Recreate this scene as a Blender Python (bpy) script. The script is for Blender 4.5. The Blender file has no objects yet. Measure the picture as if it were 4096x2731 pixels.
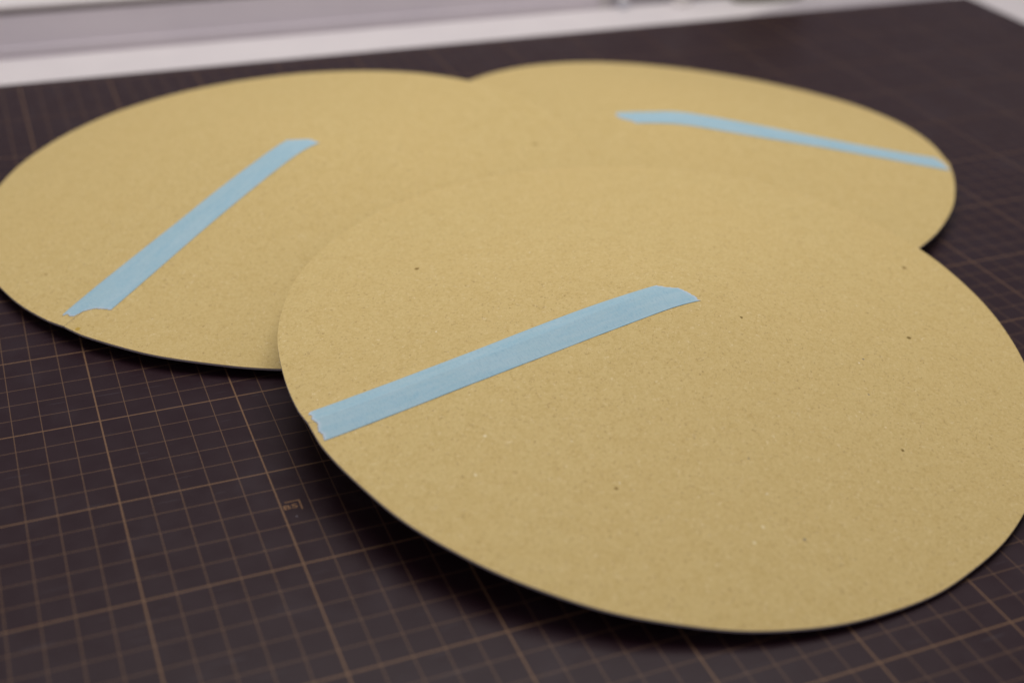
import bpy, bmesh, math, random
from math import radians as rad, sin, cos, atan2, hypot, sqrt, pi, exp
from mathutils import Vector, Matrix

CM = 0.01
S = bpy.context.scene
COL = S.collection

# ------------------------------------------------------------------ camera
cam_d = bpy.data.cameras.new("camera")
cam = bpy.data.objects.new("camera", cam_d)
COL.objects.link(cam)
right = Vector((0.9231361316, -0.3819204083, 0.0442321624))
down = Vector((-0.1669792433, -0.5018915209, -0.8486594332))
fwd = Vector((0.3463201045, 0.7760423332, -0.5270869779))
M = Matrix((right, -down, -fwd)).transposed().to_4x4()
M.translation = Vector((-1.89765219, -35.87042287, 27.97196496)) * CM
cam.matrix_world = M
cam_d.sensor_width = 36.0
cam_d.sensor_fit = 'HORIZONTAL'
cam_d.lens = 45.207
cam_d.clip_start = 0.01
cam_d.clip_end = 50.0
cam_d.dof.use_dof = True
cam_d.dof.focus_distance = 0.478
cam_d.dof.aperture_fstop = 4.8
cam_d.dof.aperture_blades = 7
S.camera = cam

# ------------------------------------------------------------------ light and exposure
W = bpy.data.worlds.new("World")
S.world = W
W.use_nodes = True
bg = W.node_tree.nodes["Background"]
bg.inputs[0].default_value = (1.0, 0.90, 0.955, 1.0)
bg.inputs[1].default_value = 0.26


def area(name, loc, target, sx, sy, power, color):
    l = bpy.data.lights.new(name, 'AREA')
    l.shape = 'RECTANGLE'
    l.size, l.size_y = sx, sy
    l.energy = power
    l.color = color
    o = bpy.data.objects.new(name, l)
    COL.objects.link(o)
    o.location = Vector(loc) * CM
    d = (Vector(target) - Vector(loc)).normalized()
    o.rotation_euler = d.to_track_quat('-Z', 'Y').to_euler()
    return o


area("ceiling_lamp", (26, 28, 102), (23, 14, 0), 0.92, 0.60, 9.0, (1.0, 0.955, 0.91))

S.view_settings.view_transform = 'Standard'
S.view_settings.look = 'None'
S.view_settings.exposure = 0.0
S.view_settings.gamma = 1.0
S.view_settings.use_curve_mapping = False

# ------------------------------------------------------------------ helpers


def mesh_obj(name, verts, faces, mats, parent=None, smooth=False, mat_idx=None):
    me = bpy.data.meshes.new(name)
    me.from_pydata([tuple(Vector(v) * CM) for v in verts], [], faces)
    for m in (mats if isinstance(mats, (list, tuple)) else [mats]):
        me.materials.append(m)
    if mat_idx:
        me.polygons.foreach_set("material_index", mat_idx)
    if smooth:
        me.polygons.foreach_set("use_smooth", [True] * len(me.polygons))
    me.update()
    o = bpy.data.objects.new(name, me)
    COL.objects.link(o)
    if parent:
        o.parent = parent
    return o


def box(name, lo, hi, mat, parent=None, bevel=0.0, seg=2):
    bm = bmesh.new()
    bmesh.ops.create_cube(bm, size=1.0)
    for v in bm.verts:
        v.co = Vector(((lo[i] + hi[i]) / 2 + v.co[i] * (hi[i] - lo[i]) for i in range(3))) * CM
    if bevel:
        bmesh.ops.bevel(bm, geom=bm.edges[:], offset=bevel * CM, segments=seg, affect='EDGES', profile=0.5)
    me = bpy.data.meshes.new(name)
    bm.to_mesh(me)
    bm.free()
    me.materials.append(mat)
    o = bpy.data.objects.new(name, me)
    COL.objects.link(o)
    if parent:
        o.parent = parent
    return o


def lathe(name, prof, mat, parent=None, n=48):
    vs, fs = [], []
    for r, z in prof:
        for i in range(n):
            a = 2 * pi * i / n
            vs.append((r * cos(a), r * sin(a), z))
    for k in range(len(prof) - 1):
        for i in range(n):
            j = (i + 1) % n
            fs.append((k * n + i, k * n + j, (k + 1) * n + j, (k + 1) * n + i))
    fs.append(tuple(range(n))[::-1])
    fs.append(tuple((len(prof) - 1) * n + i for i in range(n)))
    return mesh_obj(name, vs, fs, mat, parent, smooth=True)


def empty(name, label, cat, loc=(0, 0, 0), group=None):
    o = bpy.data.objects.new(name, None)
    o.empty_display_size = 0.02
    COL.objects.link(o)
    o.location = Vector(loc) * CM
    o['label'] = label
    o['category'] = cat
    if group:
        o['group'] = group
    return o


class NT:
    """small node-graph helper; coordinates are the object's own, in centimetres"""

    def __init__(self, name):
        self.m = bpy.data.materials.new(name)
        self.m.use_nodes = True
        self.t = self.m.node_tree
        self.b = self.t.nodes["Principled BSDF"]
        tc = self.t.nodes.new("ShaderNodeTexCoord")
        mp = self.t.nodes.new("ShaderNodeMapping")
        mp.inputs['Scale'].default_value = (100, 100, 100)
        self.t.links.new(tc.outputs['Object'], mp.inputs[0])
        self.co = mp.outputs[0]

    def link(self, a, b):
        if isinstance(a, (int, float)):
            b.default_value = a
        elif isinstance(a, (tuple, list)):
            b.default_value = a if len(a) == len(b.default_value) else tuple(a) + (1.0,)
        else:
            self.t.links.new(a, b)

    def math(self, op, a, b=0.0, c=None, clamp=False):
        n = self.t.nodes.new("ShaderNodeMath")
        n.operation = op
        n.use_clamp = clamp
        self.link(a, n.inputs[0])
        self.link(b, n.inputs[1])
        if c is not None:
            self.link(c, n.inputs[2])
        return n.outputs[0]

    def noise(self, scale, detail=2.0, rough=0.5, dist=0.0, co=None, out='Fac'):
        n = self.t.nodes.new("ShaderNodeTexNoise")
        n.inputs['Scale'].default_value = scale
        n.inputs['Detail'].default_value = detail
        n.inputs['Roughness'].default_value = rough
        n.inputs['Distortion'].default_value = dist
        self.t.links.new(co or self.co, n.inputs['Vector'])
        return n.outputs[out]

    def voronoi(self, scale, co=None, rnd=1.0):
        n = self.t.nodes.new("ShaderNodeTexVoronoi")
        n.inputs['Scale'].default_value = scale
        n.inputs['Randomness'].default_value = rnd
        self.t.links.new(co or self.co, n.inputs['Vector'])
        return n

    def map(self, scale=(1, 1, 1), rot=(0, 0, 0), loc=(0, 0, 0), co=None):
        n = self.t.nodes.new("ShaderNodeMapping")
        n.inputs['Scale'].default_value = scale
        n.inputs['Rotation'].default_value = rot
        n.inputs['Location'].default_value = loc
        self.t.links.new(co or self.co, n.inputs[0])
        return n.outputs[0]

    def ramp(self, x, a, b, lo=0.0, hi=1.0, smooth=True):
        n = self.t.nodes.new("ShaderNodeMapRange")
        n.interpolation_type = 'SMOOTHSTEP' if smooth else 'LINEAR'
        n.inputs['From Min'].default_value = a
        n.inputs['From Max'].default_value = b
        n.inputs['To Min'].default_value = lo
        n.inputs['To Max'].default_value = hi
        self.link(x, n.inputs['Value'])
        return n.outputs[0]

    def mix(self, f, a, b, kind='MIX'):
        n = self.t.nodes.new("ShaderNodeMix")
        n.data_type = 'RGBA'
        n.blend_type = kind
        self.link(f, n.inputs[0])
        self.link(a, n.inputs[6])
        self.link(b, n.inputs[7])
        return n.outputs[2]

    def sep(self, co=None):
        n = self.t.nodes.new("ShaderNodeSeparateXYZ")
        self.t.links.new(co or self.co, n.inputs[0])
        return n.outputs

    def bump(self, h, strength=0.3, dist=0.0005):
        n = self.t.nodes.new("ShaderNodeBump")
        n.inputs['Strength'].default_value = strength
        n.inputs['Distance'].default_value = dist
        self.link(h, n.inputs['Height'])
        self.t.links.new(n.outputs[0], self.b.inputs['Normal'])

    def done(self, color, rough=0.6, spec=0.5):
        self.link(color, self.b.inputs['Base Color'])
        self.link(rough, self.b.inputs['Roughness'])
        self.b.inputs['Specular IOR Level'].default_value = spec
        return self.m


# ------------------------------------------------------------------ materials


def kraft(name, seed, flecks=()):
    m = NT(name)
    co = m.map(loc=(seed * 7.3, seed * 3.1, seed))
    big = m.noise(0.16, 3, 0.5, 0.3, co)
    mid = m.noise(1.7, 4, 0.62, 0.4, co)
    fine = m.noise(8.5, 5, 0.72, 0.9, co)
    c = m.mix(m.ramp(mid, 0.3, 0.7), (0.550, 0.420, 0.168), (0.590, 0.464, 0.200))
    c = m.mix(m.ramp(big, 0.3, 0.7, 0, 0.35), c, (0.60, 0.45, 0.182))
    c = m.mix(m.ramp(fine, 0.40, 0.64, 0.0, 0.55), c, (0.68, 0.535, 0.255))
    c = m.mix(m.ramp(fine, 0.47, 0.29, 0.0, 0.55), c, (0.47, 0.335, 0.125))
    # short curled fibres, dark and pale
    f1 = m.noise(5.5, 2.0, 0.5, 1.8, m.map(loc=(seed * 11.0, 4, 2)))
    ridge = m.math('ABSOLUTE', m.math('SUBTRACT', f1, 0.5))
    gate = m.ramp(m.noise(6.5, 2, 0.5, 0, m.map(loc=(3, seed * 5.0, 9))), 0.575, 0.63)
    c = m.mix(m.math('MULTIPLY', m.ramp(ridge, 0.026, 0.006), gate), c, (0.32, 0.215, 0.09))
    f2 = m.noise(6.5, 2.0, 0.5, 1.8, m.map(loc=(seed * 5.0, 14, 7)))
    ridge2 = m.math('ABSOLUTE', m.math('SUBTRACT', f2, 0.5))
    gate2 = m.ramp(m.noise(5.5, 2, 0.5, 0, m.map(loc=(13, seed * 2.0, 4))), 0.60, 0.66)
    c = m.mix(m.math('MULTIPLY', m.ramp(ridge2, 0.024, 0.006), gate2), c, (0.80, 0.68, 0.42))
    # specks of recycled pulp
    vo = m.voronoi(1.3, co)
    cs = m.sep(vo.outputs['Color'])
    spk = m.math('MULTIPLY', m.ramp(m.math('ADD', vo.outputs['Distance'], m.math('MULTIPLY', fine, 0.03)), 0.062, 0.040),
                 m.ramp(cs[0], 0.70, 0.72))
    c = m.mix(m.math('MULTIPLY', spk, 0.75), c, (0.20, 0.135, 0.05))
    spk2 = m.math('MULTIPLY', m.ramp(vo.outputs['Distance'], 0.055, 0.035), m.ramp(cs[0], 0.10, 0.08))
    c = m.mix(m.math('MULTIPLY', spk2, 0.7), c, (0.86, 0.80, 0.62))
    # the larger flecks of this sheet
    wob = m.noise(14.0, 2, 0.5, 0, co, out='Color')
    wn = m.t.nodes.new("ShaderNodeVectorMath")
    wn.operation = 'MULTIPLY_ADD'
    m.t.links.new(wob, wn.inputs[0])
    wn.inputs[1].default_value = (0.10, 0.10, 0)
    m.t.links.new(m.co, wn.inputs[2])
    flat = m.t.nodes.new("ShaderNodeVectorMath")
    flat.operation = 'MULTIPLY'
    m.t.links.new(wn.outputs[0], flat.inputs[0])
    flat.inputs[1].default_value = (1, 1, 0)
    for x, y, r, col in flecks:
        d = m.t.nodes.new("ShaderNodeVectorMath")
        d.operation = 'DISTANCE'
        m.t.links.new(flat.outputs[0], d.inputs[0])
        d.inputs[1].default_value = (x + 0.05, y + 0.05, 0)
        c = m.mix(m.math('MULTIPLY', m.ramp(d.outputs['Value'], r * 1.2, r * 0.8), 0.95), c, col)
    m.bump(m.math('ADD', m.noise(9, 5, 0.75, 0.5, co), m.math('MULTIPLY', mid, 0.6)), 0.30, 0.0004)
    return m.done(c, 0.80, 0.2)


DK = (0.21, 0.145, 0.042)
BR = (0.25, 0.165, 0.05)
GY = (0.26, 0.22, 0.16)
PALE = (0.76, 0.66, 0.40)
MAT_FRONT = kraft("kraft_board_front", 1, [
    (-7.91, 6.09, .095, BR), (12.42, 1.1, .105, BR), (2.17, -1.99, .06, DK), (9.05, -3.66, .085, DK), (6.11, -4.66, .05, GY),
    (-10.04, -6.1, .06, PALE), (-9.14, -4.6, .06, PALE), (4.91, -9.04, .06, DK), (-1.01, -8.23, .042, GY), (-1.89, -10.83, .055, PALE),
    (-2.47, -11.29, .055, PALE), (-0.75, -11.59, .05, GY), (-5.92, -8.12, .06, BR), (5.17, -6.42, .035, GY)])
MAT_LEFT = kraft("kraft_board_left", 2, [(11.99, -0.68, .16, (0.42, 0.30, 0.11)), (-12.06, -4.38, .06, (0.38, 0.27, 0.10)), (-11.35, -8.95, .10, (0.48, 0.33, 0.06))])
MAT_BACK = kraft("kraft_board_back", 3)

m = NT("grey_board_core")
n1 = m.noise(8, 3, 0.6)
MAT_CORE = m.done(m.mix(n1, (0.40, 0.37, 0.40), (0.52, 0.48, 0.51)), 0.85, 0.2)


def tape_mat(name, ang, seed):
    m = NT(name)
    al = m.map(rot=(0, 0, -ang), loc=(seed, seed * 2.0, 0))
    streak = m.noise(1.0, 4, 0.6, 0.2, m.map(scale=(0.45, 3.2, 1), co=al))
    cloud = m.noise(0.8, 3, 0.6, 0.3, al)
    crepe = m.noise(1.0, 3, 0.65, 0.3, m.map(scale=(22, 5, 1), co=al))
    fib = m.noise(8.0, 3, 0.7, 0.4, al)
    c = m.mix(m.ramp(streak, 0.3, 0.7), (0.315, 0.515, 0.625), (0.385, 0.560, 0.650))
    c = m.mix(m.ramp(cloud, 0.35, 0.70, 0, 0.4), c, (0.36, 0.535, 0.60))
    c = m.mix(m.ramp(fib, 0.42, 0.68, 0, 0.45), c, (0.42, 0.575, 0.65))
    c = m.mix(m.ramp(crepe, 0.5, 0.3, 0, 0.35), c, (0.22, 0.385, 0.51))
    at = m.t.nodes.new("ShaderNodeAttribute")
    at.attribute_name = "torn"
    c = m.mix(m.math('MULTIPLY', at.outputs['Fac'], m.ramp(fib, 0.25, 0.6, 0.35, 0.95)), c, (0.58, 0.66, 0.78))
    m.bump(m.math('ADD', crepe, m.math('MULTIPLY', fib, 0.5)), 0.35, 0.0004)
    return m.done(c, 0.80, 0.12)


# cutting mat: printed grid is flat print, so it lives in the material
m = NT("cutting_mat_vinyl")
X = m.sep()
wv = m.noise(0.9, 2, 0.5)
ink = m.noise(7.0, 3, 0.6)


def line(coord, period, half, soft):
    fr = m.math('ABSOLUTE', m.math('SUBTRACT', m.math('FRACT', m.math('ADD', m.math('DIVIDE', coord, period), 0.5)), 0.5))
    d = m.math('MULTIPLY', fr, period)
    return m.ramp(d, half + soft, half - soft)


thin_u = line(X[0], 1.0, 0.0165, 0.006)
thin_v = line(X[1], 1.0, 0.0165, 0.006)
bold_u = line(X[0], 5.0, 0.031, 0.006)
bold_v = line(X[1], 5.0, 0.031, 0.006)
# the row line stops for one square beside the paper-size mark
g1 = m.math('MULTIPLY', m.math('GREATER_THAN', X[0], 5.03), m.math('LESS_THAN', X[0], 5.98))
g2 = m.math('LESS_THAN', m.math('ABSOLUTE', m.math('ADD', X[1], 2.0)), 0.3)
gap = m.math('SUBTRACT', 1.0, m.math('MULTIPLY', g1, g2))
thin_v = m.math('MULTIPLY', thin_v, gap)
inb = m.math('MULTIPLY', m.math('LESS_THAN', X[1], 40.05), m.math('LESS_THAN', X[0], 68.05))
thin = m.math('MULTIPLY', m.math('MAXIMUM', thin_u, thin_v), inb)
bold = m.math('MULTIPLY', m.math('MAXIMUM', bold_u, bold_v), inb)
wear = m.ramp(ink, 0.30, 0.55, 0.72, 1.0)
base = m.mix(m.ramp(wv, 0.3, 0.7), (0.0175, 0.0064, 0.0108), (0.0200, 0.0080, 0.0128))
fine = m.noise(18, 3, 0.7)
base = m.mix(m.ramp(fine, 0.3, 0.7, 0, 0.4), base, (0.024, 0.0112, 0.0145))
c = m.mix(m.math('MULTIPLY', m.math('MULTIPLY', thin, wear), 0.72), base, (0.162, 0.094, 0.053))
c = m.mix(m.math('MULTIPLY', m.math('MULTIPLY', bold, wear), 0.90), c, (0.172, 0.098, 0.054))
# knife scratches and dust
for k, (ang, sc, lo) in enumerate([(0.5, (0.5, 9.0, 1), 0.735), (2.1, (0.45, 8.0, 1), 0.745), (1.35, (0.35, 10.0, 1), 0.75)]):
    s1 = m.noise(1.0, 1.0, 0.4, 0.15, m.map(scale=sc, rot=(0, 0, ang), loc=(k * 9.0, k * 4.0, 0)))
    c = m.mix(m.ramp(s1, lo, lo + 0.04, 0, 0.16), c, (0.13, 0.12, 0.14))
vd = m.voronoi(0.8)
cd = m.sep(vd.outputs['Color'])
dust = m.math('MULTIPLY', m.ramp(vd.outputs['Distance'], 0.030, 0.014), m.ramp(cd[1], 0.55, 0.6))
c = m.mix(m.math('MULTIPLY', dust, 0.6), c, (0.30, 0.28, 0.32))
scuff = m.ramp(m.noise(0.35, 2, 0.5, 0.8), 0.52, 0.75, 0.0, 0.06)
c = m.mix(scuff, c, (0.10, 0.09, 0.11))
m.bump(m.math('ADD', m.noise(30, 3, 0.7), m.math('MULTIPLY', thin, 0.5)), 0.10, 0.0002)
MAT_VINYL = m.done(c, m.ramp(wv, 0.3, 0.7, 0.36, 0.42), 0.24)

m = NT("printed_ink")
MAT_INK = m.done((0.185, 0.100, 0.052), 0.5, 0.2)


def plain(name, a, b, sc, rough, spec=0.4, bump=0.05):
    m = NT(name)
    n = m.noise(sc, 4, 0.6, 0.3)
    c = m.mix(m.ramp(n, 0.3, 0.7), a, b)
    m.bump(m.noise(sc * 8, 3, 0.6), bump, 0.0004)
    return m.done(c, rough, spec)


MAT_TABLE = plain("white_laminate", (0.70, 0.665, 0.68), (0.735, 0.70, 0.71), 0.25, 0.45)
MAT_PANEL = plain("lilac_grey_panel", (0.78, 0.735, 0.79), (0.83, 0.78, 0.83), 0.12, 0.55)
MAT_CAP = plain("white_cap", (0.72, 0.69, 0.70), (0.76, 0.73, 0.73), 0.2, 0.5)
MAT_RAIL = plain("grey_rail", (0.46, 0.43, 0.42), (0.52, 0.485, 0.48), 0.3, 0.5)
MAT_DARKPANEL = plain("dim_grey_panel", (0.50, 0.47, 0.52), (0.56, 0.53, 0.57), 0.2, 0.55)
MAT_POST = plain("white_post", (0.74, 0.71, 0.71), (0.78, 0.75, 0.74), 0.6, 0.45)
MAT_JAR = plain("olive_grey_tin", (0.20, 0.19, 0.155), (0.26, 0.245, 0.20), 0.7, 0.45)
MAT_BLUE = plain("pale_blue_plastic", (0.58, 0.59, 0.64), (0.63, 0.64, 0.69), 0.7, 0.5)

# ------------------------------------------------------------------ table, mat and the low panel behind
T_Z = -0.3
table = empty("table", "white laminate table top carrying the dark cutting mat", "table", (25, 5, T_Z - 2.6))
tt = box("table_top", (-32, -34, T_Z - 2.6), (98, 45.75, T_Z), MAT_TABLE, bevel=0.12)
tt.parent = table
tt.matrix_parent_inverse = Matrix.Translation(-Vector(table.location))

mat = empty("cutting_mat", "dark brown cutting mat with fine copper grid lines lying on the table", "cutting mat", (0, 0, T_Z))
sheet = box("mat_sheet", (-23.2, -21.4, T_Z + 0.002), (68.75, 40.62, 0.0), MAT_VINYL, bevel=0.03, seg=1)
sheet.parent = mat
sheet.matrix_parent_inverse = Matrix.Translation(-Vector(mat.location))

# printed paper-size mark: the letters and the corner bracket, flat ink on the mat
cu = bpy.data.curves.new("size_text", 'FONT')
cu.body = "B5"
cu.size = 1.0
cu.space_character = 1.08
cu.offset = 0.022
tmp = bpy.data.objects.new("size_text", cu)
COL.objects.link(tmp)
bpy.context.view_layer.update()
me = bpy.data.meshes.new_from_object(tmp.evaluated_get(bpy.context.evaluated_depsgraph_get()))
bpy.data.objects.remove(tmp)
xs = [v.co.x for v in me.vertices]
ys = [v.co.y for v in me.vertices]
x0, x1, y0, y1 = min(xs), max(xs), min(ys), max(ys)
zi = 0.006 * CM
tv, tf = [], []
for v in me.vertices:
    tv.append((5.075 + 0.475 * (v.co.x - x0) / (x1 - x0), -2.205 + 0.225 * (v.co.y - y0) / (y1 - y0), 0.006))
for p in me.polygons:
    tf.append(tuple(p.vertices))
bpy.data.meshes.remove(me)


def quad(a, b, c2, d):
    k = len(tv)
    tv.extend([(*a, 0.006), (*b, 0.006), (*c2, 0.006), (*d, 0.006)])
    tf.append((k, k + 1, k + 2, k + 3))


quad((5.17, -1.845), (5.69, -1.845), (5.69, -1.795), (5.17, -1.795))
quad((5.635, -2.33), (5.69, -2.33), (5.69, -1.846), (5.635, -1.846))
mark = mesh_obj("size_mark", tv, tf, MAT_INK)
mark.parent = mat
mark.matrix_parent_inverse = Matrix.Translation(-Vector(mat.location))

PV = 47.15
ledge = empty("ledge_panel", "low lilac grey panel with white cap standing behind the table", "panel", (10, PV, -5))


def ledge_part(name, lo, hi, mt, bevel=0.06):
    o = box(name, lo, hi, mt, bevel=bevel)
    o.parent = ledge
    o.matrix_parent_inverse = Matrix.Translation(-Vector(ledge.location))
    return o


ledge_part("front_panel", (-60, PV, -5), (40.6, PV + 1.2, 1.93), MAT_PANEL)
ledge_part("lower_lip", (-60, PV - 0.16, -5), (40.6, PV - 0.003, -0.02), MAT_PANEL, 0.05)
ledge_part("base_rail", (-60, 45.9, -5), (95, PV - 0.17, -0.95), MAT_RAIL, 0.03)
ledge_part("groove_strip", (-60, PV + 0.25, 1.933), (40.6, PV + 1.2, 2.33), MAT_RAIL, 0.02)
ledge_part("cap", (-60, PV - 0.12, 2.333), (40.6, PV + 9.0, 2.62), MAT_CAP, 0.1)
ledge_part("end_trim", (40.603, PV - 0.2, -5), (41.5, PV + 1.3, 2.7), MAT_CAP, 0.08)

dim = empty("back_board", "dim grey board standing upright behind the white post", "board", (60, 50, -5))
db = box("board_sheet", (41.503, PV + 0.1, -5), (100, PV + 1.4, 9.0), MAT_DARKPANEL, bevel=0.05)
db.parent = dim
db.matrix_parent_inverse = Matrix.Translation(-Vector(dim.location))

post = empty("post", "short white post at the back edge of the table", "post", (46.4, 45.1, T_Z))
lathe("shaft", [(0.50, 0.35), (0.50, 5.6), (0.46, 5.75)], MAT_POST, post, 32)
lathe("foot", [(0.72, 0.0), (0.72, 0.27), (0.64, 0.345)], MAT_POST, post, 32)

cl = empty("clip", "small pale blue clip lying at the table's back edge", "clip", (41.75, 45.25, T_Z))
box("clip_body", (-0.34, -0.22, 0.0), (0.34, 0.30, 0.62), MAT_BLUE, cl, 0.08)
box("clip_lever", (-0.20, -0.10, 0.623), (0.20, 0.5, 0.78), MAT_POST, cl, 0.05)

jar = empty("oval_tin", "olive grey oval tin standing at the back edge of the table", "tin", (53.6, 44.72, T_Z))
for nm, prof, mt in (("tin_body", [(0.93, 0.0), (0.985, 0.10), (1.0, 0.32), (1.0, 4.6)], MAT_JAR),
                     ("tin_lid", [(1.03, 4.603), (1.04, 4.8), (1.04, 6.0), (0.97, 6.2)], MAT_RAIL)):
    o = lathe(nm, [(r_ * 3.2, z_) for r_, z_ in prof], mt, jar, 64)
    o.scale = (1, 0.29, 1)

painted_shadow = mesh_obj("shadow_sheet", [(48.6, 40.9, T_Z + 0.003), (68.2, 40.9, T_Z + 0.003), (68.2, 43.6, T_Z + 0.003), (55.5, 43.6, T_Z + 0.003),
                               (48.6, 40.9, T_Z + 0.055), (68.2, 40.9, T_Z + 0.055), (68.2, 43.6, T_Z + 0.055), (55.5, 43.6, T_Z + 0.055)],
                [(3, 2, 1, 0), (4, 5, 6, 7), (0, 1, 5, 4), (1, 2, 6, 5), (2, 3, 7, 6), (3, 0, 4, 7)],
                plain("lilac_grey_shadow", (0.44, 0.41, 0.44), (0.49, 0.455, 0.48), 0.3, 0.6))  # added thin sheet; its grey stands in for a soft shadow on the table
painted_shadow['label'] = "added lilac grey strip painting a soft shadow between the mat's far corner and the tin"
painted_shadow['category'] = "painted_shadow"

# ------------------------------------------------------------------ the three slit discs, pulled into shallow cones
RH = 14.619
AV = 2.40
EE = 0.05
TH = 0.095
# centre x, y, z; tilt x, y; rim wave cos2, sin2, cos3, sin3
POSE = {
    'front': (20.80687, 1.0125, 1.78324, -0.01467, 0.07614, 0.38962, 0.18844, -0.00993, -0.00301),
    'left': (11.29569, 19.6025, 1.04109, 0.04983, 0.03713, 0.29057, 0.38596, 0.15903, 0.01374),
    'back': (31.47746, 19.30938, 0.43916, 0.01563, -0.0007, 0.01749, -0.29223, 0.07218, -0.15137),
}
SLIT = {'front': rad(-172.5), 'left': atan2(-8.44, -11.62), 'back': rad(-26.6)}
TAPE = {
    "front": {"up": [[-13.252, -1.143], [-11.3, -0.889], [-8.085, -0.462], [-4.392, 0.027], [-1.707, 0.176], [-0.909, 0.232], [-0.363, 0.288]],
              "lo": [[-14.189, -2.803], [-13.711, -2.754], [-8.683, -2.063], [-5.12, -1.65], [-2.443, -1.363], [-1.329, -1.251], [-0.137, -1.099], [0.873, -0.932]],
              "e0": [[-14.262, -1.270], [-14.361, -1.389], [-14.256, -1.549], [-14.336, -1.733], [-14.276, -1.874], [-14.202, -2.028], [-14.237, -2.188], [-14.266, -2.332], [-14.159, -2.528], [-14.186, -2.81]],
              "e1": [[-0.363, 0.288], [-0.043, 0.062], [0.437, -0.102], [0.632, -0.355], [0.888, -0.722], [0.84, -0.80], [0.93, -0.932]]},
    "left": {"up": [[-11.797, -7.755], [-10.986, -6.978], [-8.452, -4.976], [-6.45, -3.503], [-3.807, -1.524], [-1.332, 0.055], [-0.174, 0.931]],
             "lo": [[-9.95, -8.294], [-7.928, -6.623], [-5.531, -4.675], [-3.502, -3.143], [-1.839, -1.959], [-0.112, -0.749], [1.177, 0.163]],
             "e0": [[-11.797, -7.755], [-11.748, -7.834], [-11.595, -7.804], [-11.537, -8.049], [-11.37, -8.133], [-10.941, -7.971], [-10.523, -7.981], [-10.185, -8.128], [-9.95, -8.294]],
             "e1": [[-0.174, 0.931], [0.285, 0.775], [0.846, 0.692], [1.177, 0.163]]},
    "back": {"up": [[-2.441, 2.055], [-1.708, 1.553], [-0.647, 0.705], [0.42, -0.129], [2.038, -0.702], [3.775, -1.267], [7.319, -3.104], [10.881, -4.941], [12.79, -5.695]],
             "lo": [[-2.25, 0.145], [-1.304, -0.546], [-0.2, -1.273], [1.444, -2.101], [4.426, -3.208], [8.048, -4.814], [11.561, -6.616], [12.60, -7.24]],
             "e0": [[12.79, -5.695], [12.756, -6.348], [12.60, -7.24]],
             "e1": [[-2.441, 2.055], [-2.623, 1.601], [-2.537, 1.043], [-2.266, 0.456], [-2.25, 0.145]]}}


def height(k, x, y):
    q = POSE[k]
    r = hypot(x, y) / RH
    th = atan2(y, x)
    ee, av = (0.062, 2.405) if k == 'back' else (EE, AV)     # the far cone has a rounder tip
    g = (sqrt(r * r + ee * ee) - ee) / (sqrt(1 + ee * ee) - ee)
    z = av * (1 - g) + r * r * (q[5] * cos(2 * th) + q[6] * sin(2 * th) + q[7] * cos(3 * th) + q[8] * sin(3 * th))
    s = SLIT[k]
    al = x * cos(s) + y * sin(s)
    d = -x * sin(s) + y * cos(s)
    if al > 0:                      # the board bows up a little along the taped slit
        z += (0.15 if k == 'front' else 0.08) * max(0.0, 1 - abs(d) / 0.95) * min(1.0, al / 2.5)
        if d < 0:                   # one lip of the slit sits proud of the other
            z += 0.012 * exp(d / 0.4) * r ** 4
    return z


def frame(k):
    q = POSE[k]
    n = Vector((-q[3], -q[4], 1)).normalized()
    e1 = Vector((1, 0, q[3])).normalized()
    e2 = n.cross(e1)
    return e1, e2, n


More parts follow.
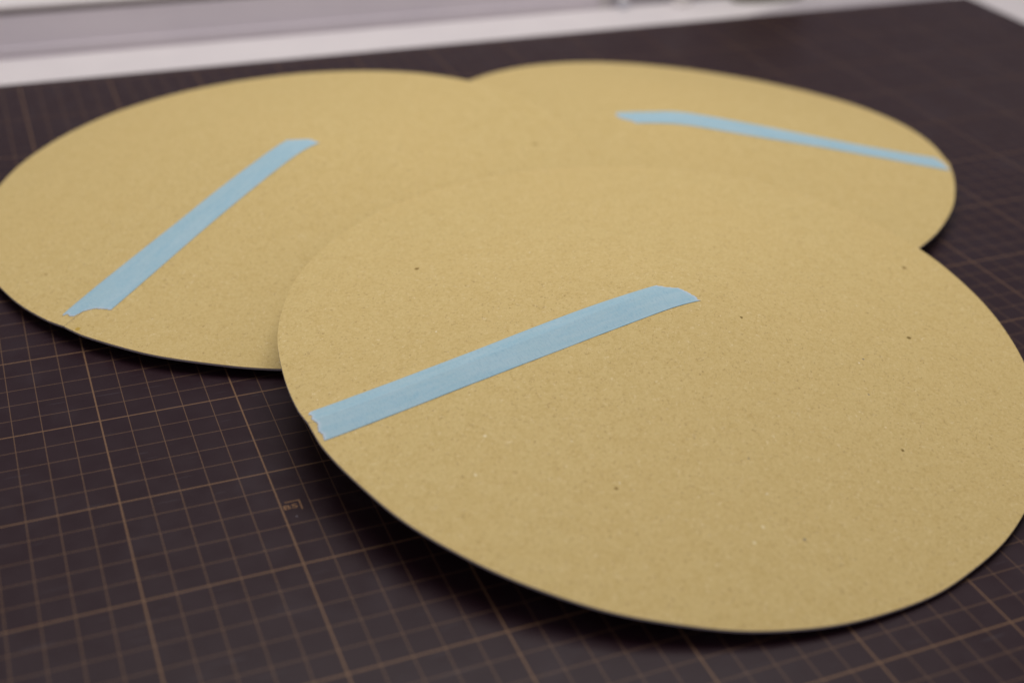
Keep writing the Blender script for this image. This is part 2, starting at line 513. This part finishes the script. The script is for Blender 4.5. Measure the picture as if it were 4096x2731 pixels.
def build_disc(k, label, mt, seed):
    rnd = random.Random(seed)
    root = empty("cardboard_disc", label, "cardboard disc", (0, 0, 0), "round kraft board discs with a taped slit")
    e1, e2, n = frame(k)
    mw = Matrix((e1, e2, n)).transposed().to_4x4()
    mw.translation = Vector(POSE[k][:3]) * CM
    root.matrix_world = mw
    s = SLIT[k]
    NA, rings = 420, [0.004, 0.01, 0.02, 0.035, 0.05, 0.07, 0.1, 0.14, 0.18, 0.24, 0.3, 0.36, 0.43, 0.5, 0.57, 0.64, 0.7, 0.76, 0.82, 0.87, 0.91, 0.945, 0.975, 0.992, 1.0]
    epsA = 0.0002
    angs = []
    for j in range(NA + 1):
        t = j / NA
        # denser near the slit so that its ridge is crisp
        t2 = t - 0.5 / (2 * pi) * sin(2 * pi * t) * 1.6
        angs.append(s + epsA + t2 * (2 * pi - 2 * epsA))
    ph = [rnd.uniform(0, 2 * pi) for _ in range(6)]
    top, bot = [], []
    for ri in rings:
        for j, a in enumerate(angs):
            wob = 1 + (0.0006 * sum(sin((7 + 9 * i) * a + ph[i]) for i in range(3)) if ri > 0.9 else 0)
            r = ri * RH * wob
            x, y = r * cos(a), r * sin(a)
            z = height(k, x, y)
            top.append((x, y, z))
            ins = 0.02 * TH if ri == 1.0 else 0
            bot.append((x * (1 - ins / RH), y * (1 - ins / RH), z - TH))
    m1 = NA + 1
    nr = len(rings)
    N = nr * m1
    verts = top + bot
    faces, mi = [], []
    for i in range(nr - 1):
        for j in range(NA):
            a, b, c, d = i * m1 + j, i * m1 + j + 1, (i + 1) * m1 + j + 1, (i + 1) * m1 + j
            faces.append((a, d, c, b)); mi.append(0)
            faces.append((N + a, N + b, N + c, N + d)); mi.append(1)
    board = mesh_obj("board", verts, faces, [mt, MAT_CORE], root, True, mi)
    ev, ef = [], []
    for j in range(m1):
        ev.append(top[(nr - 1) * m1 + j]); ev.append(bot[(nr - 1) * m1 + j])
    for j in range(NA):
        ef.append((2 * j, 2 * j + 1, 2 * j + 3, 2 * j + 2))
    for jj in (0, NA):
        k0 = len(ev)
        for i in range(nr):
            ev.append(top[i * m1 + jj]); ev.append(bot[i * m1 + jj])
        for i in range(nr - 1):
            q = (k0 + 2 * i, k0 + 2 * i + 1, k0 + 2 * i + 3, k0 + 2 * i + 2)
            ef.append(q if jj else q[::-1])
    mesh_obj("cut_edge", ev, ef, MAT_CORE, root, False)

    # ---- tape strip
    tp = TAPE[k]
    P = {kk: [Vector(p) for p in v] for kk, v in tp.items()}
    c0 = sum(P['e0'], Vector((0, 0))) / len(P['e0'])
    c1 = sum(P['e1'], Vector((0, 0))) / len(P['e1'])
    u = (c1 - c0).normalized()
    w = Vector((-u.y, u.x))
    SW = {kk: sorted([((p - c0).dot(u), (p - c0).dot(w)) for p in v]) for kk, v in P.items() if kk in ('up', 'lo')}
    if sum(b for a, b in SW['up']) < sum(b for a, b in SW['lo']):
        SW['up'], SW['lo'] = SW['lo'], SW['up']

    def interp(tab, x):
        if x <= tab[0][0]:
            return tab[0][1]
        if x >= tab[-1][0]:
            return tab[-1][1]
        for (a, va), (b, vb) in zip(tab, tab[1:]):
            if a <= x <= b:
                return va + (vb - va) * (x - a) / max(1e-9, b - a)

    def smooth_tab(tab, length=1.2):
        lo_, hi_ = tab[0][0], tab[-1][0]
        out = []
        for i in range(61):
            x = lo_ + (hi_ - lo_) * i / 60
            l = min(length, x - lo_, hi_ - x)
            out.append((x, sum(interp(tab, x + l * q / 4) for q in range(-4, 5)) / 9))
        return out
    sl = 2.6 if k == 'back' else 1.2
    up, lo = smooth_tab(SW['up'], sl), smooth_tab(SW['lo'], sl)

    def endtab(pts):
        t = []
        for p in pts:
            ss, ww = (p - c0).dot(u), (p - c0).dot(w)
            a = (ww - interp(lo, ss)) / (interp(up, ss) - interp(lo, ss))
            t.append((a, ss))
        t.sort()
        return t
    t0, t1 = endtab(P['e0']), endtab(P['e1'])
    NW, NS = 44, 90
    tvs, tfs, torn = [], [], []
    off = 0.014
    for i in range(NW + 1):
        a = i / NW
        fr0 = 0.035 * (rnd.random() - 0.5) + 0.02 * sin(i * 1.9)
        fr1 = 0.035 * (rnd.random() - 0.5) + 0.02 * sin(i * 1.3 + 1)
        s0, s1 = interp(t0, a) + fr0, interp(t1, a) + fr1
        for j in range(NS + 1):
            b = j / NS
            b = b - 0.7 / (2 * pi) * sin(2 * pi * b)
            ss = s0 + (s1 - s0) * b
            ww = interp(lo, ss) + (interp(up, ss) - interp(lo, ss)) * a
            p = c0 + u * ss + w * ww
            if p.length > RH - 0.03:
                p = p * ((RH - 0.03) / p.length)
            lift = 0.003 * (1 + sin(ss * 2.1 + ph[0]) * sin(a * 5 + ph[1]))
            tvs.append((p.x, p.y, height(k, p.x, p.y) + off + lift))
            torn.append(max(0.0, 1 - min(ss - s0, s1 - ss) / 0.13))
    for i in range(NW):
        for j in range(NS):
            a = i * (NS + 1) + j
            tfs.append((a, a + 1, a + NS + 2, a + NS + 1))
    # keep the face normals up
    va, vb, vc = (Vector(tvs[q]) for q in tfs[len(tfs) // 2][:3])
    if (vb - va).cross(vc - va).z < 0:
        tfs = [f[::-1] for f in tfs]
    # thickness: a lower skin and the side walls
    nT = len(tvs)
    low = [(x, y, z - 0.009) for x, y, z in tvs]
    per = [i * (NS + 1) for i in range(NW + 1)] + [NW * (NS + 1) + j for j in range(1, NS + 1)] + \
          [i * (NS + 1) + NS for i in range(NW - 1, -1, -1)] + [j for j in range(NS - 1, 0, -1)]
    allf = tfs + [tuple(nT + q for q in f[::-1]) for f in tfs]
    for q in range(len(per)):
        a, b = per[q], per[(q + 1) % len(per)]
        allf.append((a, b, nT + b, nT + a))
    tm = tape_mat("blue_paper_tape_" + k, atan2(u.y, u.x), seed * 3.7)
    to = mesh_obj("masking_tape", tvs + low, allf, tm, root, False)
    at = to.data.attributes.new('torn', 'FLOAT', 'POINT')
    at.data.foreach_set('value', torn + torn)
    bm = bmesh.new(); bm.from_mesh(to.data)
    bmesh.ops.recalc_face_normals(bm, faces=bm.faces[:])
    bm.to_mesh(to.data); bm.free()
    n_top = 2 * len(tfs)
    to.data.polygons.foreach_set("use_smooth", [i < n_top for i in range(len(to.data.polygons))])
    return root


build_disc('back', "round kraft cardboard disc at the back right, its blue tape bending over the centre", MAT_BACK, 3)
build_disc('left', "round kraft cardboard disc on the left, blue tape torn to a notch near its rim", MAT_LEFT, 2)
build_disc('front', "round kraft cardboard disc nearest the camera, lying on top of the other two discs", MAT_FRONT, 1)
